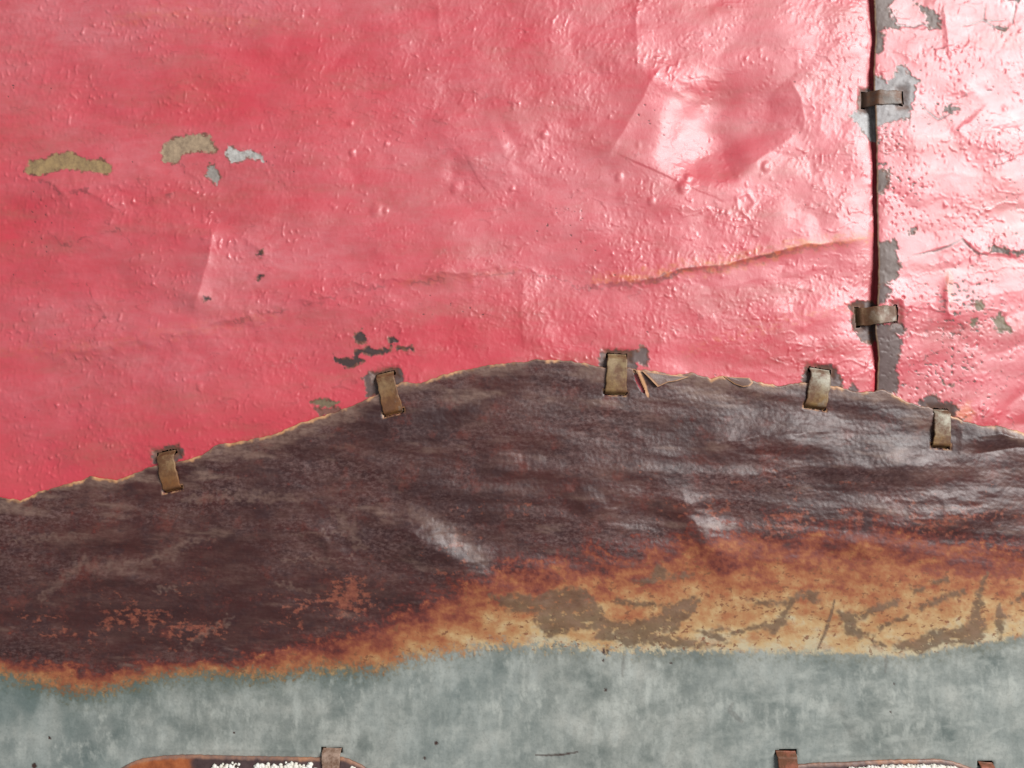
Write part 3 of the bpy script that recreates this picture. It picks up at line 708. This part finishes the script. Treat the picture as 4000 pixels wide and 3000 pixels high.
film_sheen = 1.6 * sstep(.0, .45, fbm(X / 330., (Y - .08 * X) / 75., 4, 190, .6) + .75 * np.exp(-(Y - brown_top(X)) / 70.) - .22) * (1 - sstep(.2, .5, rt)) * .55 * (.35 + .65 * sstep(-.35, .25, fbm(X / 40., Y / 18., 4, 193, .7)))
for ln, w in (([(60, 2112), (200, 2100), (340, 2092)], 14), ([(170, 2330), (250, 2260), (330, 2195), (400, 2215), (560, 2200), (700, 2150)], 26), ([(560, 2200), (720, 2120), (850, 2090)], 16), ([(720, 2535), (800, 2475), (910, 2410)], 14),
              ([(1140, 2085), (1360, 2080)], 9), ([(1080, 2275), (1200, 2310)], 12), ([(600, 2310), (690, 2290)], 11), ([(720, 1950), (950, 1935), (1180, 1950)], 20), ([(1300, 1990), (1360, 2060), (1420, 2140)], 26), ([(1090, 2185), (1400, 2180)], 7), ([(1600, 1995), (1760, 2080), (1900, 2190)], 40)):
    film_sheen = np.maximum(film_sheen, .55 * line_mask(X, Y, ln, w * 1.5, 264, 34, 0.) * (.4 + .6 * sstep(-.3, .3, fbm(X / 30., Y / 14., 4, 266, .7))))  # sheen on the folds painted in as pale streaks
dark_left = .92 * np.clip(1.25 * np.exp(-(((X - 850) / 900.) ** 2 + ((Y - 2390 + .05 * (X - 850)) / 165.) ** 2)) * (1 + .8 * fbm(X / 120., Y / 50., 4, 268, .65)), 0, 1)  # dark room reflection at lower left painted as darker brown
# relief
h = np.zeros_like(X)
iron_zone = 1 - zinc
sk = X * .99 + Y * .1
h += iron_zone * (1.9 * fbm(sk / 430., (Y - .05 * X) / 150., 2, 200) + .36 * fbm(X / 200., (Y - .07 * X) / 42., 4, 205, .56))
h += iron_zone * .13 * fbm(X / 16., Y / 12., 2, 208) + .02 * perlin(X / 9., Y / 8., 209)
h += zinc * (.35 * fbm(X / 300., Y / 200., 2, 210) + .03 * fbm(X / 40., Y / 60., 2, 212))
h *= 1 - .75 * sstep(-.1, .45, rel) * iron_zone
h -= .12 * fleck
h += .10 * splot
h -= .05 * sstep(.3, .5, rt) * iron_zone
R = lambda poly, amp, wl, wr, wob=6., seed=60: ridge(h, X, Y, poly, amp, wl, wr, wob, seed)
R([(1570, 2010), (1620, 2070), (1720, 2150), (1850, 2200), (1930, 2230)], .8, 110, 100, 16)
R([(2220, 1930), (2330, 1900), (2420, 1920), (2520, 1960)], .7, 80, 70, 16)
R([(2660, 1930), (2720, 2000), (2800, 2070), (2850, 2110)], .8, 90, 80, 16)
R([(2700, 1790), (2830, 1720), (2960, 1705), (3150, 1690), (3300, 1680)], 1.8, 70, 50, 10)
R([(2100, 1790), (2500, 1830), (2900, 1850), (3300, 1810), (3700, 1780)], .9, 70, 50, 16)
R([(250, 2230), (330, 2190), (400, 2220), (560, 2200), (700, 2140), (850, 2080)], 1.1, 45, 34, 10)
R([(1180, 2010), (1280, 2060), (1340, 2130)], .5, 60, 60, 14)
R([(80, 2110), (330, 2095), (700, 2080), (1100, 2060), (1500, 2090)], .5, 30, 40, 10)
R([(1450, 1960), (1800, 1930), (2200, 1890)], .6, 40, 40, 12)
R([(3300, 1990), (3450, 1960), (3700, 1930), (4000, 1900)], 1.5, 80, 70, 14)
R([(700, 2540), (800, 2460), (920, 2400)], .3, 16, 20, 4)
R([(3880, 2150), (3900, 2080), (3850, 2060)], .45, 20, 26, 4)
for (cx, cy, rx, ry, a, an) in ((1690, 2130, 230, 75, 3.6, .62), (2300, 1960, 130, 60, 2.2, .5), (2720, 2060, 170, 62, 3.0, .85), (2950, 1745, 260, 42, 1.6, -.06), (3450, 1830, 330, 60, 2.0, -.05),
                                (430, 2240, 190, 30, 1.5, .1), (1270, 2110, 130, 40, 1.9, .75), (620, 2080, 240, 32, 1.2, -.15), (3320, 2120, 110, 40, 1.6, .1), (3700, 2010, 260, 60, 2.0, -.1), (2080, 1830, 260, 45, 1.4, .05), (900, 1960, 260, 50, 1.1, -.3)):
    xw = X + 26 * fbm(X / 90., Y / 60., 2, 256); yw = Y + 20 * fbm(X / 90., Y / 60., 2, 258)
    blob(h, xw, yw, cx, cy, rx, ry, a, an, .9)
# rolled fold at the right end, dark groove below it
R([(3700, 1720), (3790, 1705), (3880, 1690), (3990, 1718), (4100, 1760), (4400, 1860)], 2.1, 60, 40, 4)
R([(3740, 1772), (3850, 1765), (3960, 1745), (4100, 1760), (4400, 1850)], -2.3, 26, 30, 3)
R([(3740, 1640), (3745, 1740), (3720, 1830)], .5, 40, 20)
blob(h, X, Y, 3888, 1680, 14, 20, .8); blob(h, X, Y, 3925, 1705, 34, 12, .7, .35)
# zinc: a dimple, a scratch and pinholes
R([(3260, 2740), (3290, 2830), (3320, 2880), (3390, 2890)], -.75, 34, 60, 5)
blob(h, X, Y, 3350, 2850, 40, 60, .5, -.5)
R([(420, 2952), (520, 2925), (700, 2922), (1250, 2928), (1400, 2935), (1470, 2975)], .45, 22, 16, 3)
R([(3130, 2955), (3400, 2938), (3650, 2932), (3760, 2950), (3850, 2985)], .45, 22, 16, 3)
R([(1700, 2780), (2050, 2740), (2400, 2760)], .35, 60, 80, 10)
zspot = np.zeros_like(X)
for (cx, cy, q) in ((1705, 2897, 9), (2363, 2540, 17), (2355, 2576, 6), (2364, 2692, 7), (1660, 2955, 7), (195, 2882, 6), (915, 2863, 4), (3482, 2543, 12), (3484, 2668, 5), (2620, 2590, 5), (135, 2990, 12), (3470, 2775, 5)):
    dd = np.hypot(X - cx, Y - cy) + 4 * perlin(X / 7., Y / 7., 220)
    m_ = 1 - sstep(q * .6, q * 1.1, dd)
    zspot = np.maximum(zspot, m_); h -= .25 * m_
zspot = np.maximum(zspot, .9 * line_mask(X, Y, [(2092, 2948), (2180, 2946), (2256, 2934)], 6, 221, 2))
zspot = np.maximum(zspot, .25 * line_mask(X, Y, [(2435, 2540), (2430, 2640)], 8, 222, 4))
zspot = np.maximum(zspot, .25 * line_mask(X, Y, [(3455, 2550), (3450, 2620)], 9, 223, 4))
zspot = np.maximum(zspot, .22 * line_mask(X, Y, [(2900, 2820), (2850, 2780), (2860, 2750)], 14, 224, 4))
teal = np.exp(-np.clip(Y - lo + 30 * gran, 0, 999) / 46.) * (1 - sstep(1250, 1700, X)) * zinc + .60 * (1 - sstep(-200, 900, X)) * zinc * sstep(-.3, .4, fbm(X / 160., Y / 200., 3, 230))
teal = np.clip(teal, 0, .8)
olive = (1 - .6 * sstep(1300, 1900, X)) * np.exp(-np.clip(Y - lo + 100 * gran, 0, 999) / 26.) * .85
dn = fbm(X / 38., Y / 85., 5, 234, .66); dg = sstep(-.35, .3, fbm(X / 240., Y / 160., 2, 237))
drip = .72 * sstep(-.08, .42, dn) * (.35 + .65 * dg) * sstep(0, 60, Y - lo) * (1 - .45 * sstep(160, 420, Y - lo + 160 * fbm(X / 120., X * 0, 2, 238)))
drip = np.maximum(drip, .5 * sstep(.0, .5, fbm(X / 170., (Y + .12 * X) / 60., 5, 243, .65)) * sstep(2300, 3300, X))
rimg = sstep(-.15, .3, fbm(X / 70., X * 0 + .5, 3, 241))
rim = (1 - sstep(2, 12, Y - brown_top(X) + 9 * fbm(X / 22., Y / 22., 2, 240))) * rimg
# torn slit beside the third strap
tear = line_mask(X, Y, [(2478, 1450), (2492, 1490), (2516, 1532)], 9, 245, 2)
h -= 1.3 * tear
rim = np.maximum(rim, line_mask(X, Y, [(2492, 1448), (2510, 1490), (2530, 1545)], 11, 246, 3))
ss = slots(X, Y)
rim = np.maximum(rim, .8 * (1 - sstep(3, 9, ss)) * (Y > brown_top(X) + 40) * (Y < 2300) * sstep(-.3, .2, fbm(X / 24., Y / 24., 2, 247)))
h -= .55 * (1 - sstep(0, 10, ss))
base = 1.8 + 2.0 * sstep(3150, 3520, X) * (1 - .25 * sstep(1750, 2300, Y)) + .35 * fbm(X / 260., X * 0 + .4, 2, 250) * np.exp(-(Y - brown_top(X)) / 130.)
h *= sstep(-20, 60, Y - brown_top(X)) * .8 + .2
keep = (ss > 0) & (tear < .8)
H = h + base + warp(X, Y)
LOWER = (X, Y, H)
V = world_pts(X, Y, H)
E = []
for off, back in ((3.0, .25), (2.0, .8), (-12.0, 1.0)):
    e = V[:1].copy(); e[..., 2] += off * S; e[..., 1] += back * .001; E.append(e)
V = np.concatenate([E[2], E[1], E[0], V], 0)
pad = lambda a: np.concatenate([a[:1]] * 3 + [a], 0)
A = {k_: pad(v_) for k_, v_ in dict(rust_t=rt, zinc=zinc, fleck=fleck, film_sheen=film_sheen, splotch=splot, dark_left=dark_left, teal=teal, olive=olive, drip=drip, zspot=zspot, rim=rim).items()}
A['rim'][:4] = np.maximum(A['rim'][:4], .15 + .7 * rimg[:1])
me = grid_mesh('rusted_metal_sheet', V, pad(keep), A)
lower = link('rusted_metal_sheet', me, M_RUST, 'rusted brown sheet fading through orange to grey zinc, wavy top edge', 'metal sheet')

def height_at(grid, px, py):
    Xg, Yg, Hg = grid
    i = int(np.argmin((Xg - px) ** 2 + (Yg - py) ** 2)); return float(Hg.flat[i])

# torn lips of the lower sheet
def plate(name, pts, hs, th, parent, nrim=1):
    """thin bent scrap from an outline (px) with heights (mm); edges get the bright torn rim"""
    bm = bmesh.new()
    P = [Vector(world_pts(np.float32(p[0]), np.float32(p[1]), np.float32(hh)).tolist()) for p, hh in zip(pts, hs)]
    c = sum(P, Vector()) / len(P)
    f = [bm.verts.new(p) for p in P]; fi = [bm.verts.new(p.lerp(c, .22) + Vector((0, -.00012, 0))) for p in P]
    bk = [bm.verts.new(p + Vector((0, th * .001, 0))) for p in P]
    n = len(P); vc = bm.verts.new(c + Vector((0, -.0001, 0)))
    lay = []
    for i in range(n):
        j = (i + 1) % n
        bm.faces.new((f[i], f[j], fi[j], fi[i])); bm.faces.new((fi[i], fi[j], vc)); bm.faces.new((f[j], f[i], bk[i], bk[j]))
    bm.faces.new(bk[::-1])
    bmesh.ops.recalc_face_normals(bm, faces=bm.faces[:])
    me = bpy.data.meshes.new(name)
    bm.verts.index_update()
    rimv = set(v.index for v in f + bk)
    bm.to_mesh(me); bm.free()
    at = me.attributes.new('rim', 'FLOAT', 'POINT'); at.data.foreach_set('value', [1. if i in rimv else 0. for i in range(len(me.vertices))])
    at = me.attributes.new('film_sheen', 'FLOAT', 'POINT'); at.data.foreach_set('value', [.6] * len(me.vertices))
    return link(name, me, M_RUST, parent=parent)
hh = height_at(LOWER, 2560, 1480)
o = plate('torn_flap', [(2506, 1450), (2570, 1459), (2640, 1468), (2690, 1472), (2640, 1488), (2606, 1493), (2566, 1511), (2536, 1480)], [hh + 1.3, hh + .9, hh + .7, hh + .3, hh + .9, hh + 1.3, hh + 1.5, hh + 1.7], .5, lower)
o['label'] = 'torn triangular flap folded down from the brown edge'
hh = height_at(LOWER, 2880, 1500)
o = plate('curled_lip', [(2826, 1470), (2870, 1474), (2925, 1476), (2938, 1494), (2925, 1508), (2900, 1511), (2868, 1500), (2844, 1484)], [hh + .5, hh + .4, hh + .9, hh + 1.6, hh + 1.6, hh + 1.2, hh + .6, hh + .5], .5, lower)
o['label'] = 'curled lip of the brown edge'

# ------------------------------------------------------------------ straps
def strap(A, B, wa, wb, ha, hb, prof, mat, label, group, th=.75):
    """flat bent strip from slot A to slot B; prof(t) = height above the line ha..hb in mm"""
    A = np.array(A, float); B = np.array(B, float); d = B - A; L = np.hypot(*d); d /= L; nrm = np.array([-d[1], d[0]])
    ts = np.concatenate([[-.06, -.05, -.035], np.linspace(-.02, 1.02, 27), [1.03, 1.04, 1.045]])
    hs = []
    prof_h = np.array([ha + (hb - ha) * np.clip(t, 0, 1) + prof(np.clip(t, 0, 1)) for t in ts])
    dive0 = 2.6 * (1 - sstep(-.05, .06, ts)); dive1 = 2.6 * sstep(.955, 1.04, ts)
    prof_h = prof_h - dive0 - dive1
    # cross-section: rounded rectangle
    cs = [(-1.0, -1.), (-1.0, -.35), (-.955, -.06), (-.88, 0), (-.45, .03), (0, .05), (.45, .03), (.88, 0), (.955, -.06), (1.0, -.35), (1.0, -1.)]
    r = np.random.default_rng(int(A[0]))
    tw = r.uniform(-.5, .5)
    jit = r.normal(0, 2.6, (len(ts), 2)); jit = (jit + np.roll(jit, 1, 0) + np.roll(jit, 2, 0) + np.roll(jit, 3, 0)) / 4
    V = np.zeros((len(ts), len(cs), 3), np.float32); al = np.zeros((len(ts), len(cs)), np.float32)
    for i, t in enumerate(ts):
        w = (wa + (wb - wa) * t) / 2
        p = A + d * L * t
        for j, (a, b) in enumerate(cs):
            e = jit[i, 0] if a < 0 else jit[i, 1]
            q = p + nrm * (a * w + e * (abs(a) > .8))
            hgt = prof_h[i] + b * th + .22 * math.sin(3.1 * t + a * 1.7 + A[0]) + .16 * math.sin(7.3 * t - a * 2.6 + A[1]) + tw * a * (t - .5)
            V[i, j] = world_pts(np.float32(q[0]), np.float32(q[1]), np.float32(hgt)); al[i, j] = np.clip(t, 0, 1)
    # orient faces outwards
    me = grid_mesh('metal_strap', V[:, ::-1], None, dict(along=al[:, ::-1]))
    bm = bmesh.new(); bm.from_mesh(me); bmesh.ops.recalc_face_normals(bm, faces=bm.faces[:]); bm.to_mesh(me); bm.free()
    return link('metal_strap', me, mat, label, 'strap', group)
lx, ly, lh = LEFT_H
LW = (lx, ly, lh + warp(lx, ly))
def near_top(grid, px, py, r=45):
    Xg, Yg, Hg = grid
    m = (np.abs(Xg - px) < r) & (np.abs(Yg - py) < r)
    return float(np.percentile(Hg[m], 60)) if m.any() else 0.0
RW = None
for (A_, B_, wa, wb, lab), mat in zip(STRAPS, (M_TAN, M_TAN, M_TAN2, M_SILV, M_SILV)):
    hb = near_top(LOWER, *B_)
    # the crest of the brown edge the strap has to clear
    mid = [(A_[0] + (B_[0] - A_[0]) * t, A_[1] + (B_[1] - A_[1]) * t) for t in (.35, .5, .65, .8)]
    hm = max(near_top(LOWER, *p, 25) for p in mid)
    strap(A_, B_, wa, wb, hm + .55, hb + .75, lambda t: .75 * math.sin(math.pi * min(1, t)) ** .8, mat, lab, 'straps along the wavy brown edge')
# seam straps: climb from the low left sheet onto the raised right one
h_r = float(np.median((red_right.data.vertices[0].co.y,)))  # placeholder, replaced below
cR = np.empty(len(red_right.data.vertices) * 3, np.float32); red_right.data.vertices.foreach_get('co', cR); cR = cR.reshape(-1, 3)
def right_h(px, py):
    X0 = (px - 2000) * S; Z0 = ZC + (1500 - py) * S
    m = (np.abs(cR[:, 0] - X0) < 30 * S) & (np.abs(cR[:, 2] - Z0) < 30 * S)
    return float(np.percentile(-cR[m, 1], 70)) * 1000
for (A_, B_, wa, wb, lab), mat in zip(HSTRAPS, (M_GREY, M_SILV2)):
    ha = near_top(LW, A_[0] - 20, A_[1], 30); hb = right_h(B_[0] - 30, B_[1])
    kx = (3420 - A_[0]) / (B_[0] - A_[0])
    def prof(t, ha=ha, hb=hb, kx=kx):
        target = ha + .7 + (hb + .95 - ha - .7) * float(sstep(0.05, kx + .04, t))
        return target - (ha + (hb - ha) * t)
    strap(A_, B_, wa, wb, ha, hb, prof, mat, lab, 'straps across the vertical seam')

# ------------------------------------------------------------------ crusted patches at the bottom edge
def crusted_patch(topline, ybot, label, orange_to, lumps, seed):
    xs = np.arange(topline[0][0], topline[-1][0] + .1, 5.).astype(np.float32)
    ty = np.interp(xs, [p[0] for p in topline], [p[1] for p in topline]).astype(np.float32) + 2 * perlin(xs / 18., xs * 0, seed)
    nr = 60
    t = (np.linspace(0, 1, nr, dtype=np.float32) ** 1.5)[:, None]
    x0, x1 = xs[0], xs[-1]
    # bottom outline mirrors the rounded top
    by = ybot - .8 * (ty - ty.min())
    Xp = np.broadcast_to(xs[None], (nr, len(xs))).copy(); Yp = ty[None] + t * (by - ty)[None]
    g = np.zeros_like(Xp)
    LX, LY, LH = LOWER
    sel = (LY[:, 0] > 0)
    # sample the zinc height below: warp + base
    g = 1.8 + 2.0 * sstep(3150, 3520, Xp) * .75 + warp(Xp, Yp)
    edge_d = np.minimum(np.minimum(Xp - x0, x1 - Xp), np.minimum(Yp - ty[None], by[None] - Yp))
    hp = 1.6 + .5 * sstep(0, 60, edge_d) - .5 * np.exp(-edge_d / 9.) + .30 * fbm(Xp / 90., Yp / 60., 3, seed + 1) + .06 * fbm(Xp / 14., Yp / 14., 2, seed + 2)
    Hp = g + hp
    V = world_pts(Xp, Yp, Hp)
    def ring(V):
        E = []
        for off, back in ((3., .3), (2., 1.0), (-10., 1.6)):
            e = V[:1].copy(); e[..., 2] += off * S; e[..., 1] += back * .001; E.append(e)
        V = np.concatenate([E[2], E[1], E[0], V], 0)
        B = []
        for back in (.5, 1.6):
            e = V[-1:].copy(); e[..., 1] += back * .001; B.append(e)
        V = np.concatenate([V] + B, 0)
        l = V[:, :1].copy(); l[..., 1] += .0016; r_ = V[:, -1:].copy(); r_[..., 1] += .0016
        return np.concatenate([l, V, r_], 1)
    V = ring(V)
    padp = lambda a: np.pad(a, ((3, 2), (1, 1)), mode='edge')
    ora = padp((1 - sstep(orange_to - 30, orange_to + 30, Xp + 40 * fbm(Xp / 60., Yp / 60., 3, seed + 4))) * .95)
    rim = padp((1 - sstep(3, 14, edge_d + 5 * fbm(Xp / 20., Yp / 20., 2, seed + 5))) * .9)
    me = grid_mesh('crusted_patch', V, None, dict(orange=ora, rim=rim))
    o = link('crusted_patch', me, M_PATCH, label, 'metal patch', 'crusted patches along the bottom')
    # white crust: hundreds of small knobbly lumps joined together
    bm = bmesh.new(); r = random.Random(seed)
    for (cx, cy, sx, sy, n, q0, q1) in lumps:
        for i in range(n):
            px = r.gauss(cx, sx) if sx < 60 else r.uniform(cx - sx, cx + sx)
            py = r.uniform(cy, cy + sy) if sx >= 60 else r.gauss(cy, sy)
            q = r.uniform(q0, q1)
            if px < x0 + 15 or px > x1 - 15: continue
            ci = int((px - x0) / 5); ytop = ty[min(ci, len(ty) - 1)]
            if py < ytop + 8 + q or py > ybot - 60: continue
            j = int(np.argmin(np.abs(Yp[:, min(ci, len(ty) - 1)] - py))); hz = float(Hp[j, min(ci, len(ty) - 1)])
            c = Vector(world_pts(np.float32(px), np.float32(py), np.float32(hz + q * .06)).tolist())
            res = bmesh.ops.create_icosphere(bm, subdivisions=1, radius=q * S)
            for v in res['verts']:
                v.co = v.co * r.uniform(.75, 1.2); v.co.y *= .8; v.co += c
    me = bpy.data.meshes.new('white_crust'); bm.to_mesh(me); bm.free()
    for p in me.polygons: p.use_smooth = True
    link('white_crust', me, M_CRUST, 'knobbly white crust', parent=o, kind='stuff')
    return o, (Xp, Yp, Hp)
pl, GL = crusted_patch([(425, 3080), (440, 3040), (475, 3001), (500, 2986), (524, 2974), (559, 2961), (649, 2950), (748, 2946), (897, 2950), (1046, 2953), (1245, 2956), (1335, 2953), (1369, 2961), (1419, 2985), (1460, 3012), (1490, 3050), (1505, 3090)],
              3520, 'dark patch with orange left end and scattered white crust, bottom left', 760,
              [(870, 2982, 22, 9, 14, 5, 10), (920, 2972, 10, 5, 6, 4, 8), (905, 2995, 30, 10, 22, 5, 10), (960, 3010, 40, 12, 22, 5, 10), (1060, 2988, 30, 8, 40, 5, 11), (1140, 2984, 28, 9, 40, 5, 12), (1180, 2990, 25, 10, 30, 6, 12), (1220, 2972, 8, 4, 8, 5, 9),
               (1385, 2992, 6, 10, 12, 5, 9), (1000, 3120, 55, 55, 160, 5, 13), (1160, 3150, 50, 70, 160, 5, 13), (1250, 3260, 45, 60, 120, 5, 13)], 301)
pr, GRt = crusted_patch([(3015, 3080), (3030, 3010), (3050, 2992), (3106, 2985), (3169, 2978), (3298, 2972), (3397, 2963), (3497, 2958), (3646, 2954), (3706, 2963), (3755, 2980), (3810, 2998), (3860, 3025), (3890, 3080)],
              3520, 'dark patch heaped with thick white crust, bottom right', -900,
              [(3400, 2992, 45, 8, 70, 7, 13), (3480, 2986, 40, 9, 90, 7, 14), (3570, 2984, 45, 8, 110, 7, 14), (3650, 2984, 40, 8, 110, 7, 14), (3720, 2996, 20, 6, 40, 6, 12), (3330, 3000, 20, 6, 24, 5, 10), (3450, 3060, 55, 40, 300, 6, 14), (3570, 3110, 58, 60, 380, 6, 15), (3640, 3060, 50, 40, 260, 6, 14), (3480, 3180, 50, 50, 200, 6, 14), (3600, 3230, 45, 50, 140, 6, 13)], 401)
for (A_, B_, wa, wb, lab), mat, gp in zip(BSTRAPS, (M_BRN, M_REDB, M_REDB), (GL, GRt, GRt)):
    ha = near_top(LOWER, A_[0], A_[1] - 30, 30); hb = near_top(gp, *B_, 40)
    strap(A_, B_, wa, wb, max(ha, hb - .8) + .9, hb + .7, lambda t: .6 * math.sin(math.pi * t) ** .6, mat, lab, 'straps over the bottom patches')
